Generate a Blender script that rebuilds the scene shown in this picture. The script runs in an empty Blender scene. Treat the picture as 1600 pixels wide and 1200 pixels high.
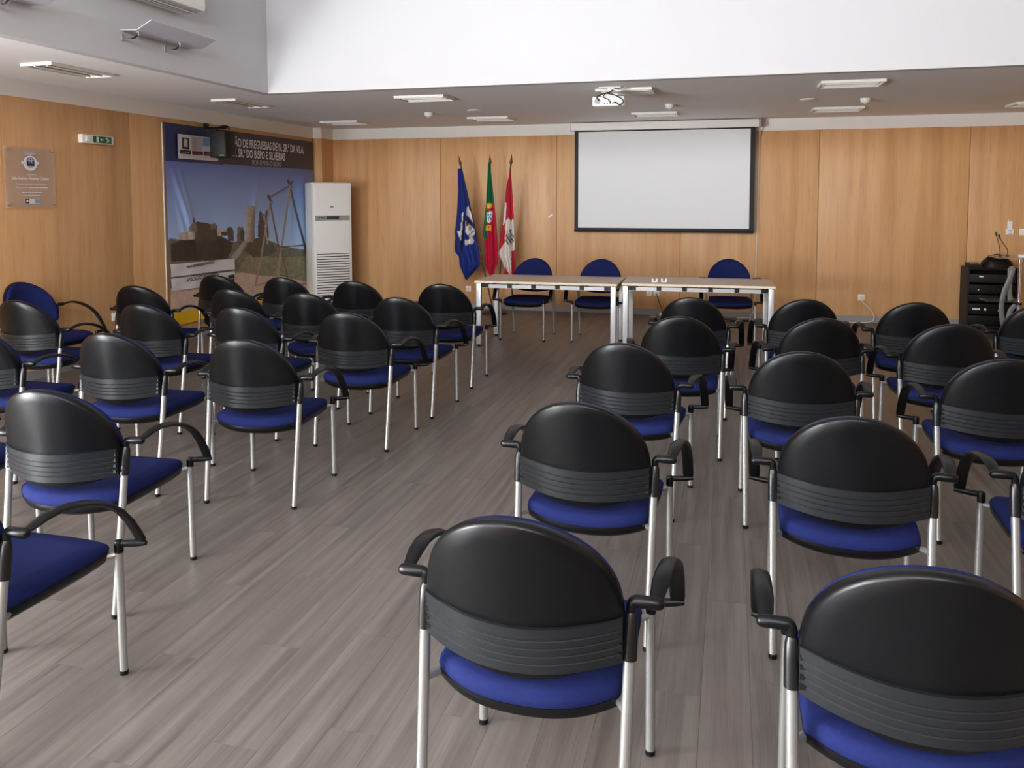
import bpy, bmesh, math, random
import numpy as np
from mathutils import Matrix, Vector

# ------------------------------------------------------------------ camera, light, exposure
sc = bpy.context.scene
COL = sc.collection
random.seed(7)
F, CX, CY, HC = 1278.0, 800.0, 395.0, 1.66           # focal length / principal point in 1600x1200 pixels
def _ray(u, v): return np.array([(u-CX)/F, (v-CY)/F, 1.0])
_Y = _ray(1142, 308.6); _Y /= np.linalg.norm(_Y)
_X = -_ray(-4000, 314.5); _X -= _Y*(_X@_Y); _X /= np.linalg.norm(_X)
_Z = np.cross(_X, _Y)
if _Z[1] > 0: _Z = -_Z
RW = np.stack([_X, _Y, _Z])                           # camera -> room axes
def on_x(u, v, x):
    d = RW@_ray(u, v); t = x/d[0]; return (x, t*d[1], HC+t*d[2])
def on_y(u, v, y):
    d = RW@_ray(u, v); t = y/d[1]; return (t*d[0], y, HC+t*d[2])
def on_z(u, v, z=0.0):
    d = RW@_ray(u, v); t = (z-HC)/d[2]; return (t*d[0], t*d[1], z)

cam_d = bpy.data.cameras.new('camera'); cam = bpy.data.objects.new('camera', cam_d); COL.objects.link(cam)
cam_d.sensor_fit = 'HORIZONTAL'; cam_d.sensor_width = 36.0; cam_d.lens = F*36/1600
cam_d.shift_y = -(600-CY)/1600; cam_d.shift_x = 0.0; cam_d.clip_start = 0.05
m = Matrix.Identity(4)
for i in range(3):
    m[i][0] = RW[i, 0]; m[i][1] = -RW[i, 1]; m[i][2] = -RW[i, 2]
m[2][3] = HC
cam.matrix_world = m
sc.camera = cam

sc.view_settings.view_transform = 'Standard'; sc.view_settings.look = 'None'
sc.view_settings.gamma = 1.0; sc.view_settings.use_curve_mapping = False
sc.view_settings.exposure = 0.3

w = bpy.data.worlds.new('sky'); sc.world = w; w.use_nodes = True
w.node_tree.nodes['Background'].inputs[0].default_value = (0.72, 0.84, 1.0, 1)
w.node_tree.nodes['Background'].inputs[1].default_value = 1.2

def area(name, loc, size, power, direction, color):
    l = bpy.data.lights.new(name, 'AREA'); l.shape = 'RECTANGLE'; l.size = size[0]; l.size_y = size[1]
    l.energy = power; l.color = color
    o = bpy.data.objects.new(name, l); COL.objects.link(o); o.location = loc
    o.rotation_euler = Vector(direction).to_track_quat('-Z', 'Z').to_euler()
    return o
# daylight through the glazed door and windows of the left wall, and the high windows of the raised ceiling
area('window_daylight_left', (-6.05, -0.7, 1.3), (3.0, 2.1), 1150, (1, 0.15, 0.5), (0.95, 0.98, 1.0))
area('window_daylight_rear', (-4.2, -3.12, 1.45), (3.2, 1.7), 220, (0, 1, 0.4), (0.95, 0.98, 1.0))
area('window_daylight_high', (-1.3, -2.32, 3.55), (6.2, 1.0), 250, (0, 1, -0.02), (0.95, 0.97, 1.0)).data.spread = math.radians(140)

# ------------------------------------------------------------------ material helpers
MATS = {}
def srgb(r, g, b):
    f = lambda c: (c/255/12.92) if c/255 <= .04045 else ((c/255+.055)/1.055)**2.4
    return (f(r), f(g), f(b), 1.0)
def mat(name, col, rough=0.5, metal=0.0, spec=0.5, bump=None, vary=None, transmission=0.0, alpha=1.0, ior=1.45, sheen=0.0):
    if name in MATS: return MATS[name]
    M = bpy.data.materials.new(name); M.use_nodes = True; MATS[name] = M
    nt = M.node_tree; b = nt.nodes['Principled BSDF']
    b.inputs['Base Color'].default_value = col; b.inputs['Roughness'].default_value = rough
    b.inputs['Metallic'].default_value = metal; b.inputs['Specular IOR Level'].default_value = spec
    b.inputs['IOR'].default_value = ior; b.inputs['Transmission Weight'].default_value = transmission
    b.inputs['Alpha'].default_value = alpha; b.inputs['Sheen Weight'].default_value = sheen
    tc = nt.nodes.new('ShaderNodeTexCoord')
    if vary:                                          # (scale, amount) subtle mottling
        n = nt.nodes.new('ShaderNodeTexNoise'); n.inputs['Scale'].default_value = vary[0]; n.inputs['Detail'].default_value = 4
        nt.links.new(tc.outputs['Object'], n.inputs['Vector'])
        mx = nt.nodes.new('ShaderNodeMix'); mx.data_type = 'RGBA'
        a = vary[1]
        mx.inputs['A'].default_value = tuple(c*(1-a) for c in col[:3])+(1,)
        mx.inputs['B'].default_value = tuple(min(1, c*(1+a)) for c in col[:3])+(1,)
        nt.links.new(n.outputs['Fac'], mx.inputs['Factor']); nt.links.new(mx.outputs['Result'], b.inputs['Base Color'])
    if bump:                                          # (scale, strength)
        n = nt.nodes.new('ShaderNodeTexNoise'); n.inputs['Scale'].default_value = bump[0]; n.inputs['Detail'].default_value = 3
        nt.links.new(tc.outputs['Object'], n.inputs['Vector'])
        bp = nt.nodes.new('ShaderNodeBump'); bp.inputs['Strength'].default_value = bump[1]; bp.inputs['Distance'].default_value = 0.002
        nt.links.new(n.outputs['Fac'], bp.inputs['Height']); nt.links.new(bp.outputs['Normal'], b.inputs['Normal'])
    return M

def wood_mat(name, dark, light, scale, rough, fleck, objrand=0.06, spec=0.4, fleck_scale=(60, 60, 3.0), bump=0.0):
    """long-grained wood: noise stretched along one axis (small number in scale)"""
    M = bpy.data.materials.new(name); M.use_nodes = True; MATS[name] = M
    nt = M.node_tree; L = nt.links.new; b = nt.nodes['Principled BSDF']
    b.inputs['Roughness'].default_value = rough; b.inputs['Specular IOR Level'].default_value = spec
    g = nt.nodes.new('ShaderNodeNewGeometry'); oi = nt.nodes.new('ShaderNodeObjectInfo')
    off = nt.nodes.new('ShaderNodeVectorMath'); off.operation = 'SCALE'; off.inputs[0].default_value = (13.7, 7.1, 5.3)
    L(oi.outputs['Random'], off.inputs['Scale'])
    add = nt.nodes.new('ShaderNodeVectorMath'); add.operation = 'ADD'; L(g.outputs['Position'], add.inputs[0]); L(off.outputs[0], add.inputs[1])
    def tex(s, detail, rgh=.55):
        mp = nt.nodes.new('ShaderNodeVectorMath'); mp.operation = 'MULTIPLY'; mp.inputs[1].default_value = s; L(add.outputs[0], mp.inputs[0])
        n = nt.nodes.new('ShaderNodeTexNoise'); n.inputs['Scale'].default_value = 1; n.inputs['Detail'].default_value = detail
        n.inputs['Roughness'].default_value = rgh; L(mp.outputs[0], n.inputs['Vector']); return n
    n1 = tex(scale, 5); n2 = tex(fleck_scale, 2)
    cr = nt.nodes.new('ShaderNodeValToRGB'); cr.color_ramp.elements[0].position = .3; cr.color_ramp.elements[1].position = .72
    cr.color_ramp.elements[0].color = dark; cr.color_ramp.elements[1].color = light
    L(n1.outputs['Fac'], cr.inputs['Fac'])
    r2 = nt.nodes.new('ShaderNodeValToRGB'); r2.color_ramp.elements[0].position = .28; r2.color_ramp.elements[1].position = .46
    r2.color_ramp.elements[0].color = (1-fleck, 1-fleck, 1-fleck, 1); r2.color_ramp.elements[1].color = (1, 1, 1, 1)
    L(n2.outputs['Fac'], r2.inputs['Fac'])
    mul = nt.nodes.new('ShaderNodeMix'); mul.data_type = 'RGBA'; mul.blend_type = 'MULTIPLY'; mul.inputs['Factor'].default_value = 1
    L(cr.outputs['Color'], mul.inputs['A']); L(r2.outputs['Color'], mul.inputs['B'])
    hs = nt.nodes.new('ShaderNodeHueSaturation')
    mr = nt.nodes.new('ShaderNodeMapRange'); mr.inputs['To Min'].default_value = 1-objrand; mr.inputs['To Max'].default_value = 1+objrand
    L(oi.outputs['Random'], mr.inputs['Value']); L(mr.outputs['Result'], hs.inputs['Value'])
    L(mul.outputs['Result'], hs.inputs['Color']); L(hs.outputs['Color'], b.inputs['Base Color'])
    if bump:
        bp = nt.nodes.new('ShaderNodeBump'); bp.inputs['Strength'].default_value = bump; bp.inputs['Distance'].default_value = .002
        L(n2.outputs['Fac'], bp.inputs['Height']); L(bp.outputs['Normal'], b.inputs['Normal'])
    return M

def print_mat(name, rough=0.5, spec=0.4):
    """flat print: colours stored on the mesh"""
    M = bpy.data.materials.new(name); M.use_nodes = True; MATS[name] = M
    nt = M.node_tree; b = nt.nodes['Principled BSDF']
    a = nt.nodes.new('ShaderNodeAttribute'); a.attribute_name = 'print'
    nt.links.new(a.outputs['Color'], b.inputs['Base Color']); b.inputs['Roughness'].default_value = rough
    b.inputs['Specular IOR Level'].default_value = spec
    return M

WOOD = wood_mat('honey_beech_panel', srgb(198, 148, 98), srgb(220, 174, 124), (7, 7, .35), .42, .14, .012)
FLOOR = wood_mat('grey_oak_vinyl', srgb(92, 84, 79), srgb(122, 113, 107), (26, .9, 26), .40, .16, .05, spec=.45, fleck_scale=(190, 5, 190), bump=.25)
DESK = wood_mat('pale_desk_laminate', srgb(204, 182, 162), srgb(220, 198, 178), (.8, 30, 30), .42, .08, .02)
mat('desk_edge', srgb(236, 222, 194), .45)
mat('white_paint', srgb(196, 196, 198), .7, vary=(2.0, .012))
mat('ceiling_paint', srgb(242, 242, 244), .8, vary=(1.6, .02))
mat('white_band', srgb(240, 238, 234), .6)
mat('grey_skirting', srgb(150, 148, 146), .5, vary=(8, .05))
mat('black_plastic', srgb(9, 10, 12), .33, spec=.32, bump=(350, .12))
mat('ribbed_plastic', srgb(27, 29, 32), .33, spec=.5)
mat('gloss_black', srgb(18, 18, 20), .32, spec=.5)
mat('blue_fabric', srgb(25, 33, 80), .9, spec=.15, bump=(420, .5), vary=(160, .16), sheen=.0)
mat('silver_paint', srgb(168, 169, 167), .33, metal=.7)
mat('aluminium', srgb(196, 198, 200), .36, metal=.55)
mat('chrome', srgb(225, 225, 228), .08, metal=1)
mat('white_plastic', srgb(240, 239, 234), .42)
mat('cream_plastic', srgb(232, 229, 220), .45)
mat('grey_plastic', srgb(150, 152, 154), .5)
mat('dark_display', srgb(62, 60, 58), .3)
mat('reflector', srgb(225, 222, 218), .22, metal=.85)
mat('screen_fabric', srgb(232, 235, 238), .75, vary=(1.5, .01))
mat('screen_black', srgb(16, 18, 22), .6)
mat('rack_black', srgb(9, 9, 9), .5, spec=.3)
mat('rack_grey', srgb(30, 30, 30), .5, spec=.35)
mat('white_light_mark', srgb(240, 240, 235), .5)
mat('glass', (1, 1, 1, 1), .03, transmission=1.0)
mat('acrylic', srgb(235, 240, 240), .05, transmission=.92, alpha=.45)
mat('smoked_grey', srgb(120, 124, 124), .35)
mat('pole_wood', srgb(66, 42, 32), .4)
mat('finial_metal', srgb(92, 78, 48), .35, metal=.6)
mat('dark_gap', srgb(40, 30, 24), .9)
mat('subfloor', srgb(70, 64, 60), .9)
mat('text_white', srgb(235, 235, 238), .6)
mat('text_dark', srgb(38, 38, 44), .6)
mat('text_grey', srgb(188, 188, 196), .6)
mat('exit_green', srgb(22, 92, 48), .4)
mat('exit_white', srgb(228, 240, 228), .5)
mat('plaque_tint', srgb(208, 184, 162), .12, alpha=.32, spec=.5)
mat('navy_ink', srgb(28, 36, 62), .5)
mat('window_frame', srgb(120, 122, 124), .4, metal=.5)
mat('cable_white', srgb(226, 222, 212), .5)
mat('cable_black', srgb(24, 24, 26), .5)
mat('paper_white', srgb(226, 224, 222), .55)
PRINT = print_mat('banner_print', .38, .45)
FLAGM = print_mat('flag_cloth', .75, .2)
MG = lambda n: MATS[n] if isinstance(n, str) else n

# ------------------------------------------------------------------ mesh helpers
class MB:
    def __init__(s): s.v = []; s.f = []
    def box(s, lo, hi, M=None):
        x0, y0, z0 = lo; x1, y1, z1 = hi; i = len(s.v)
        P = [(x0,y0,z0),(x1,y0,z0),(x1,y1,z0),(x0,y1,z0),(x0,y0,z1),(x1,y0,z1),(x1,y1,z1),(x0,y1,z1)]
        if M: P = [tuple(M@Vector(p)) for p in P]
        s.v += P
        s.f += [tuple(i+k for k in q) for q in ((0,3,2,1),(4,5,6,7),(0,1,5,4),(1,2,6,5),(2,3,7,6),(3,0,4,7))]
        return s
    def rings(s, R, cap0=True, cap1=True, closed=True):
        """loft a list of equally long rings"""
        n = len(R[0]); i0 = len(s.v)
        for r in R: s.v += [tuple(p) for p in r]
        for k in range(len(R)-1):
            a = i0+k*n; b = a+n
            for j in range(n if closed else n-1):
                j2 = (j+1) % n; s.f.append((a+j, a+j2, b+j2, b+j))
        if cap0: s.f.append(tuple(i0+j for j in range(n-1, -1, -1)))
        if cap1: s.f.append(tuple(i0+(len(R)-1)*n+j for j in range(n)))
        return s
    def tube(s, path, rad, n=10, flat=None, cap=True):
        """tube along path; rad number or list; flat=(axis, wide, thin): oval section with its wide side along axis"""
        P = [Vector(p) for p in path]; R = []
        up = None
        for k, p in enumerate(P):
            t = (P[min(k+1, len(P)-1)]-P[max(k-1, 0)]).normalized()
            if flat: a = Vector(flat[0]); a = (a-t*a.dot(t)).normalized(); b = t.cross(a)
            else:
                if up is None: up = Vector((0, 0, 1)) if abs(t.z) < .9 else Vector((1, 0, 0))
                a = (up-t*up.dot(t)).normalized(); up = a; b = t.cross(a)
            r = rad[k] if isinstance(rad, (list, tuple)) else rad
            ra, rb = (flat[1]*r, flat[2]*r) if flat else (r, r)
            R.append([p+a*(ra*math.cos(2*math.pi*j/n))+b*(rb*math.sin(2*math.pi*j/n)) for j in range(n)])
        return s.rings(R, cap, cap)
    def lathe(s, prof, n=20, M=None):
        """prof: (radius, z) from bottom to top"""
        R = [[(r*math.cos(2*math.pi*j/n), r*math.sin(2*math.pi*j/n), z) for j in range(n)] for r, z in prof]
        if M: R = [[tuple(M@Vector(p)) for p in r] for r in R]
        return s.rings(R)
    def build(s, name, material, parent=None, smooth=False, bevel=0.0, angle=40):
        me = bpy.data.meshes.new(name); me.from_pydata([tuple(p) for p in s.v], [], s.f); me.update()
        bm = bmesh.new(); bm.from_mesh(me)
        bmesh.ops.recalc_face_normals(bm, faces=bm.faces)
        if bevel:
            bmesh.ops.bevel(bm, geom=[e for e in bm.edges if e.is_manifold and e.calc_face_angle(0) > .6], offset=bevel, segments=2, affect='EDGES', profile=.6, clamp_overlap=True)
        if smooth:
            for f in bm.faces: f.smooth = True
            for e in bm.edges:
                if e.is_manifold and e.calc_face_angle(0) > math.radians(angle): e.smooth = False
        bm.to_mesh(me); bm.free()
        me.materials.append(MG(material))
        return link(bpy.data.objects.new(name, me), parent)
def link(o, parent=None):
    COL.objects.link(o)
    if parent: o.parent = parent
    return o
def empty(name, loc=(0,0,0), rz=0.0, label=None, cat=None, group=None):
    o = bpy.data.objects.new(name, None); o.empty_display_size = .1; COL.objects.link(o)
    o.location = loc; o.rotation_euler = (0, 0, rz)
    return tag(o, label, cat, group)
def tag(o, label=None, cat=None, group=None, kind=None):
    if label: o['label'] = label
    if cat: o['category'] = cat
    if group: o['group'] = group
    if kind: o['kind'] = kind
    return o
def copy_tree(o, parent=None):
    c = o.copy(); COL.objects.link(c); c.parent = parent
    for ch in o.children: copy_tree(ch, c)
    return c
def box(name, lo, hi, material, parent=None, bevel=0.0):
    return MB().box(lo, hi).build(name, material, parent, bevel=bevel, smooth=bool(bevel))
def text(name, body, size, material, parent, M, align='LEFT', xscale=1.0, shear=0.0, bold=0.0):
    cu = bpy.data.curves.new(name, 'FONT'); cu.body = body; cu.size = size; cu.align_x = align; cu.shear = shear; cu.offset = bold
    cu.resolution_u = 3
    t = bpy.data.objects.new(name+'_curve', cu); COL.objects.link(t)
    me = bpy.data.meshes.new_from_object(t.evaluated_get(bpy.context.evaluated_depsgraph_get()))
    bpy.data.objects.remove(t); bpy.data.curves.remove(cu)
    me.transform(M@Matrix.Diagonal((xscale, 1, 1, 1))); me.materials.clear(); me.materials.append(MG(material)); me.name = name
    return link(bpy.data.objects.new(name, me), parent)
def basis(origin, xax, yax):
    x = Vector(xax).normalized(); z = x.cross(Vector(yax)).normalized(); y = z.cross(x)
    M = Matrix.Identity(4)
    for i in range(3): M[i][0] = x[i]; M[i][1] = y[i]; M[i][2] = z[i]; M[i][3] = origin[i]
    return M

# ------------------------------------------------------------------ the room
XL, XR, YB, YR, ZC = -6.15, 6.4, 11.66, -3.2, 2.72
WX0, WX1, WY0, WY1, WZ = -4.57, 5.0, -2.4, 7.49, 4.2      # raised part of the ceiling
ZB = 2.56
S = lambda o: tag(o, kind='structure')

fl = S(box('floor', (XL-.1, YR-.1, -.12), (XR+.1, YB+.1, -.012), 'subfloor'))
# planks: 0.16 m wide, running towards the table wall
PW, PL, GAP = .16, 1.22, .0004
planks = []
nx = int((XR-XL)/PW)+1
for i in range(nx):
    x0 = XL+i*PW; x1 = min(x0+PW, XR)
    if x1-x0 < .02: continue
    y = YR-((i*0.437) % 1.0)*PL
    while y < YB:
        a, b_ = max(y, YR), min(y+PL, YB)
        if b_-a > .02: planks.append((x0, a, x1, b_))
        y += PL
def in_view(p):
    x, y = (p[0]+p[2])/2, (p[1]+p[3])/2
    best = None
    for yy in (p[1], y, p[3]):
        c = RW.T@np.array([x, yy, -HC])
        if c[2] > .3:
            u, v = CX+F*c[0]/c[2], CY+F*c[1]/c[2]
            if -40 < u < 1640 and v < 1260: best = c[2] if best is None else min(best, c[2])
    return best
vis = sorted([(in_view(p), p) for p in planks if in_view(p)])
near = [p for d, p in vis[:300]]; nearset = set(near)
pm = {}
for p in near:
    k = (round(p[2]-p[0], 4), round(p[3]-p[1], 4))
    if k not in pm:
        pm[k] = box('plank', (-k[0]/2+GAP, -k[1]/2+GAP, -.012), (k[0]/2-GAP, k[1]/2-GAP, 0), FLOOR, fl); o = pm[k]
    else: o = pm[k].copy(); COL.objects.link(o)
    o.location = ((p[0]+p[2])/2, (p[1]+p[3])/2, 0)
rest = MB()
for p in planks:
    if p not in nearset: rest.box((p[0]+GAP, p[1]+GAP, -.012), (p[2]-GAP, p[3]-GAP, 0))
tag(rest.build('far_planks', FLOOR, fl), kind='stuff')

def wall_panels(wall, axis, plane, seams, z0, z1, inward):
    """wood panels, each its own piece, 6 mm joints"""
    for a, b_ in zip(seams[:-1], seams[1:]):
        t = .02*inward
        if axis == 'x': lo, hi = (a+.003, min(plane, plane+t), z0), (b_-.003, max(plane, plane+t), z1)
        else: lo, hi = (min(plane, plane+t), a+.003, z0), (max(plane, plane+t), b_-.003, z1)
        box('wood_panel', lo, hi, WOOD, wall, bevel=.0012)
wb = S(box('wall_back', (XL-.1, YB+.02, 0), (XR+.1, YB+.15, ZC), 'dark_gap'))
wall_panels(wb, 'x', YB+.02, [-6.0, -4.227, -2.445, -.676, 1.130, 2.942, 4.74, XR], .085, ZB, -1)
box('white_frieze', (-6.0, YB-.012, ZB), (XR, YB+.02, ZC), 'white_band', wb)
pier = S(box('wall_pier', (XL, 11.3, 0), (-6.0, YB+.02, ZB), WOOD))
box('pier_frieze', (XL, 11.29, ZB), (-5.99, YB+.02, ZC), 'white_band', pier)
wl = S(MB().box((XL-.15, .6, 0), (XL-.02, YB+.1, ZC)).box((XL-.15, YR-.1, 0), (XL-.02, -2.4, ZC)).box((XL-.15, -2.4, 2.45), (XL-.02, .6, ZC)).build('wall_left', 'dark_gap'))
wall_panels(wl, 'y', XL-.02, [.62, 2.0, 3.785, 5.575, 7.367, 9.157, 10.947, 11.3], .085, ZB, 1)
wall_panels(wl, 'y', XL-.02, [YR, -2.42], .085, ZB, 1)
box('white_frieze', (XL-.02, .62, ZB), (XL+.012, 11.3, ZC), 'white_band', wl)
S(box('wall_right', (XR, YR-.1, 0), (XR+.15, YB+.1, ZC), WOOD))
S(MB().box((XL-.15, YR-.15, 0), (-5.9, YR, ZC)).box((-2.5, YR-.15, 0), (XR+.1, YR, ZC)).box((-5.9, YR-.15, 0), (-2.5, YR, .55)).box((-5.9, YR-.15, 2.35), (-2.5, YR, ZC)).build('wall_rear', WOOD))
S(box('baseboard_back', (-6.0, YB-.012, 0), (XR, YB+.018, .085), 'grey_skirting'))
S(box('baseboard_left', (XL-.018, .62, 0), (XL+.012, 11.3, .085), 'grey_skirting'))
S(MB().box((WX0-.1, WY1+.1, ZC), (XR+.1, YB+.1, ZC+.1)).box((XL-.1, YR-.1, ZC), (WX0-.1, YB+.1, ZC+.1)).box((WX1+.1, YR-.1, ZC), (XR+.1, WY1+.1, ZC+.1)).box((WX0-.1, YR-.1, ZC), (WX1+.1, WY0-.1, ZC+.1)).build('ceiling', 'ceiling_paint'))
S(box('ceiling_raised', (WX0-.1, WY0-.1, WZ), (WX1+.1, WY1+.1, WZ+.1), 'white_paint'))
S(box('wall_upper_back', (WX0, WY1, ZC), (WX1, WY1+.1, WZ), 'white_paint'))
S(box('wall_upper_left', (WX0-.1, WY0-.1, ZC), (WX0, WY1+.1, WZ), 'white_paint'))
S(box('wall_upper_right', (WX1, WY0-.1, ZC), (WX1+.1, WY1+.1, WZ), 'white_paint'))
S(MB().box((WX0, WY0-.1, ZC), (WX1, WY0, 3.0)).box((WX0, WY0-.1, 4.1), (WX1, WY0, WZ)).box((2.0, WY0-.1, 3.0), (WX1, WY0, 4.1)).build('wall_upper_rear', 'white_paint'))
def window(name, lo, hi, axis, n):
    """framed glazing filling an opening"""
    fr = MB(); x0, y0, z0 = lo; x1, y1, z1 = hi; t = .05
    e = S(empty(name, ((x0+x1)/2, (y0+y1)/2, z0)))
    c = e.location
    if axis == 'y':
        fr.box((-.03, y0-c.y, 0), (.03, y1-c.y, t)); fr.box((-.03, y0-c.y, z1-z0-t), (.03, y1-c.y, z1-z0))
        for k in range(n+1):
            y = y0-c.y+(y1-y0-t)*k/n; fr.box((-.03, y, 0), (.03, y+t, z1-z0))
        for k in range(n):
            a = y0-c.y+(y1-y0-t)*k/n; box('pane', (-.004, a+t, t), (.004, a+(y1-y0-t)/n, z1-z0-t), 'glass', e)
    else:
        fr.box((x0-c.x, -.03, 0), (x1-c.x, .03, t)); fr.box((x0-c.x, -.03, z1-z0-t), (x1-c.x, .03, z1-z0))
        for k in range(n+1):
            x = x0-c.x+(x1-x0-t)*k/n; fr.box((x, -.03, 0), (x+t, .03, z1-z0))
        for k in range(n):
            a = x0-c.x+(x1-x0-t)*k/n; box('pane', (a+t, -.004, t), (a+(x1-x0-t)/n, .004, z1-z0-t), 'glass', e)
    fr.build('window_frame', 'window_frame', e)
window('window_1', (XL-.1, -2.4, 0), (XL-.1, .6, 2.45), 'y', 3)
window('window_2', (-5.9, YR-.08, .55), (-2.5, YR-.08, 2.35), 'x', 3)
window('window_3', (WX0, WY0-.05, 3.0), (2.0, WY0-.05, 4.1), 'x', 5)

# ------------------------------------------------------------------ chairs
def bow(x): return -.105*(1-(x/.262)**2)              # backrest bulges backwards
def outline(n=18):
    P = [(-.245, .560), (-.252, .60), (-.253, .645)]
    for k in range(1, 2*n):
        a = math.pi-math.pi*k/(2*n); P.append((.251*math.cos(a), .668+.254*math.sin(a)))
    P += [(.253, .645), (.252, .60), (.245, .560)]
    for k in range(1, 14):
        t = k/14; x = .245-.49*t; P.append((x, .560-.045*(1-(x/.245)**2)))
    return P
def lean(z): return -(z-.60)*.17
def make_chair():
    e = empty('conference_chair')
    O = outline(); zc = .69
    def ring(s, off): return [(x*s, bow(x*s)+lean(zc+(z-zc)*s)+off, zc+(z-zc)*s) for x, z in O]
    sh = MB().rings([ring(.96, .022), ring(.995, .020), ring(1.0, .012), ring(1.0, -.006), ring(.985, -.013), ring(.955, -.017), ring(.8, -.018), ring(.5, -.018), ring(.2, -.018), ring(.02, -.018)], cap0=False)
    sh.build('backrest_shell', 'black_plastic', e, smooth=True, angle=60)
    cu = MB().rings([ring(.94, .014), ring(.978, .022), ring(.986, .032), ring(.972, .046), ring(.92, .055), ring(.7, .059), ring(.4, .059), ring(.15, .059), ring(.02, .059)], cap0=False)
    cu.build('backrest_cushion', 'blue_fabric', e, smooth=True, angle=80)
    # ribbed lumbar band across the back, post to post
    prof = []
    zz = [.556, .562] + [v for k in range(4) for v in (.578+k*.02, .581+k*.02, .584+k*.02)] + [.664, .670]
    for z in zz: prof.append((z, -.004 if any(abs(z-(.581+k*.02)) < 1e-6 for k in range(4)) else 0))
    R = []
    NX = 25
    for j in range(NX):
        x = -.250+.50*j/(NX-1); yb = -.110*(1-(x/.262)**2)-.022
        h = .985-.0*abs(x)
        outer = [(x, yb+lean(z)*.6-.006-d, z-.008*(1-(x/.25)**2)) for z, d in prof]
        inner = [(x, yb+lean(z)*.6+.006, z-.008*(1-(x/.25)**2)) for z, d in reversed(prof)]
        R.append(outer+inner)
    band = MB().rings(R).build('lumbar_band', 'ribbed_plastic', e, smooth=True, angle=28)
    for s in (-1, 1):
        tm = MB()
        for k in range(4):
            z = .578+k*.023; tm.box((s*.243-.006, -.046, z-.006), (s*.243+.006, -.026, z+.006))
        tm.build('clip_slots', 'gloss_black', band)
    # seat
    def plan(n=10):
        P = []
        for k in range(2*n+1):                        # rear edge, left to right
            x = -.235+.47*k/(2*n); P.append((x, -.075+.085*(abs(x)/.235)**2.6))
        P += [(.240, .10), (.243, .22), (.243, .34), (.238, .42)]
        for k in range(2*n+1):
            x = .225-.45*k/(2*n); P.append((x, .475-.03*(abs(x)/.225)**3))
        P += [(-.238, .42), (-.243, .34), (-.243, .22), (-.240, .10)]
        return P
    PL_ = plan(); yc = .2
    def sring(s, z, sag=0.0, fall=0.0):
        r = []
        for x, y in PL_:
            X, Y = x*s, yc+(y-yc)*s
            dz = -sag*(1-min(1, (X/.243)**2)) - fall*max(0, (Y-.30)/.17)**2
            r.append((X, Y, z+dz))
        return r
    st = MB().rings([sring(.96, .436, .012, .0), sring(.993, .442, .012, .0), sring(1.0, .455, .006, .006), sring(.985, .474, .004, .014), sring(.94, .484, .004, .016), sring(.7, .487, .008, .010), sring(.35, .484, .010, 0), sring(.02, .482, .010, 0)])
    st.build('seat_cushion', 'blue_fabric', e, smooth=True, angle=80)
    MB().rings([sring(.72, .396, .012), sring(.90, .401, .012), sring(.975, .415, .012), sring(.995, .432, .012), sring(.995, .441, .012), sring(.9, .442, .012)]).build('seat_pan', 'black_plastic', e, smooth=True, angle=60)
    for s in (-1, 1):
        # rear leg / post
        foot = Vector((s*.254, -.085, 0)); top = Vector((s*.265, 0, .665))
        at = lambda z: foot+(top-foot)*(z/.665)
        lg = MB().tube([at(.012), at(.57)], .0142, 14).build('leg', 'silver_paint', e, smooth=True)
        MB().lathe([(.0125, 0), (.0150, .002), (.0150, .016), (.0120, .018)], 14, Matrix.Translation(foot)).build('foot_cap', 'black_plastic', lg, smooth=True)
        MB().tube([at(.555), at(.557), at(.62), at(.655), at(.668)], [.0165, .0185, .0185, .0165, .012], 14).build('post_sleeve', 'gloss_black', e, smooth=True)
        # front leg
        ft = Vector((s*.262, .452, 0))
        lg = MB().tube([ft+Vector((0, 0, .012)), ft+Vector((-s*.002, -.004, .452))], .0142, 14).build('leg', 'silver_paint', e, smooth=True)
        MB().lathe([(.0125, 0), (.0150, .002), (.0150, .016), (.0120, .018)], 14, Matrix.Translation(ft)).build('foot_cap', 'black_plastic', lg, smooth=True)
        # armrest: elbow on the post, arch forward, hook to the front leg
        arm = MB()
        arm.tube([(s*.265, 0, .660), (s*.265, 0, .682), (s*.268, .001, .690), (s*.276, .002, .694)], [.0115, .0125, .0135, .0135], 12)
        arm.tube([(s*.262, .002, .693), (s*.275, .002, .694), (s*.315, .003, .694), (s*.333, .004, .693), (s*.341, .004, .692), (s*.344, .004, .692)], [.010, .0150, .0155, .0145, .0100, .003], 12)
        A = [(.322, -.004, .692), (.323, .03, .699), (.326, .075, .712), (.330, .125, .717), (.333, .175, .712), (.335, .225, .701), (.336, .275, .683), (.337, .325, .657), (.337, .37, .622), (.337, .41, .577), (.336, .442, .530), (.335, .465, .492), (.335, .470, .470)]
        arm.tube([(s*x, y, z) for x, y, z in A], [.5, .8, 1, 1.05, 1.08, 1.08, 1.06, 1.03, 1, 1, 1, 1, .8], 14, flat=((1, 0, 0), .0225, .0095))
        arm.tube([(s*.356, .468, .474), (s*.33, .466, .472), (s*.262, .450, .468), (s*.252, .449, .467)], [.008, .012, .0125, .008], 10)
        arm.lathe([(.0150, .438), (.0158, .442), (.0158, .474), (.013, .480)], 12, Matrix.Translation((s*.260, .449, 0)))
        arm.build('armrest', 'black_plastic', e, smooth=True, angle=50)
        MB().tube([tuple(at(.432)), (s*.238, .01, .428), (s*.205, .06, .420), (s*.190, .12, .416), (s*.190, .34, .418), (s*.210, .41, .425), (s*.258, .447, .432)], .0105, 10).build('side_rail', 'silver_paint', e, smooth=True)
    return e
CH = make_chair(); first = [True]
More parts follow.
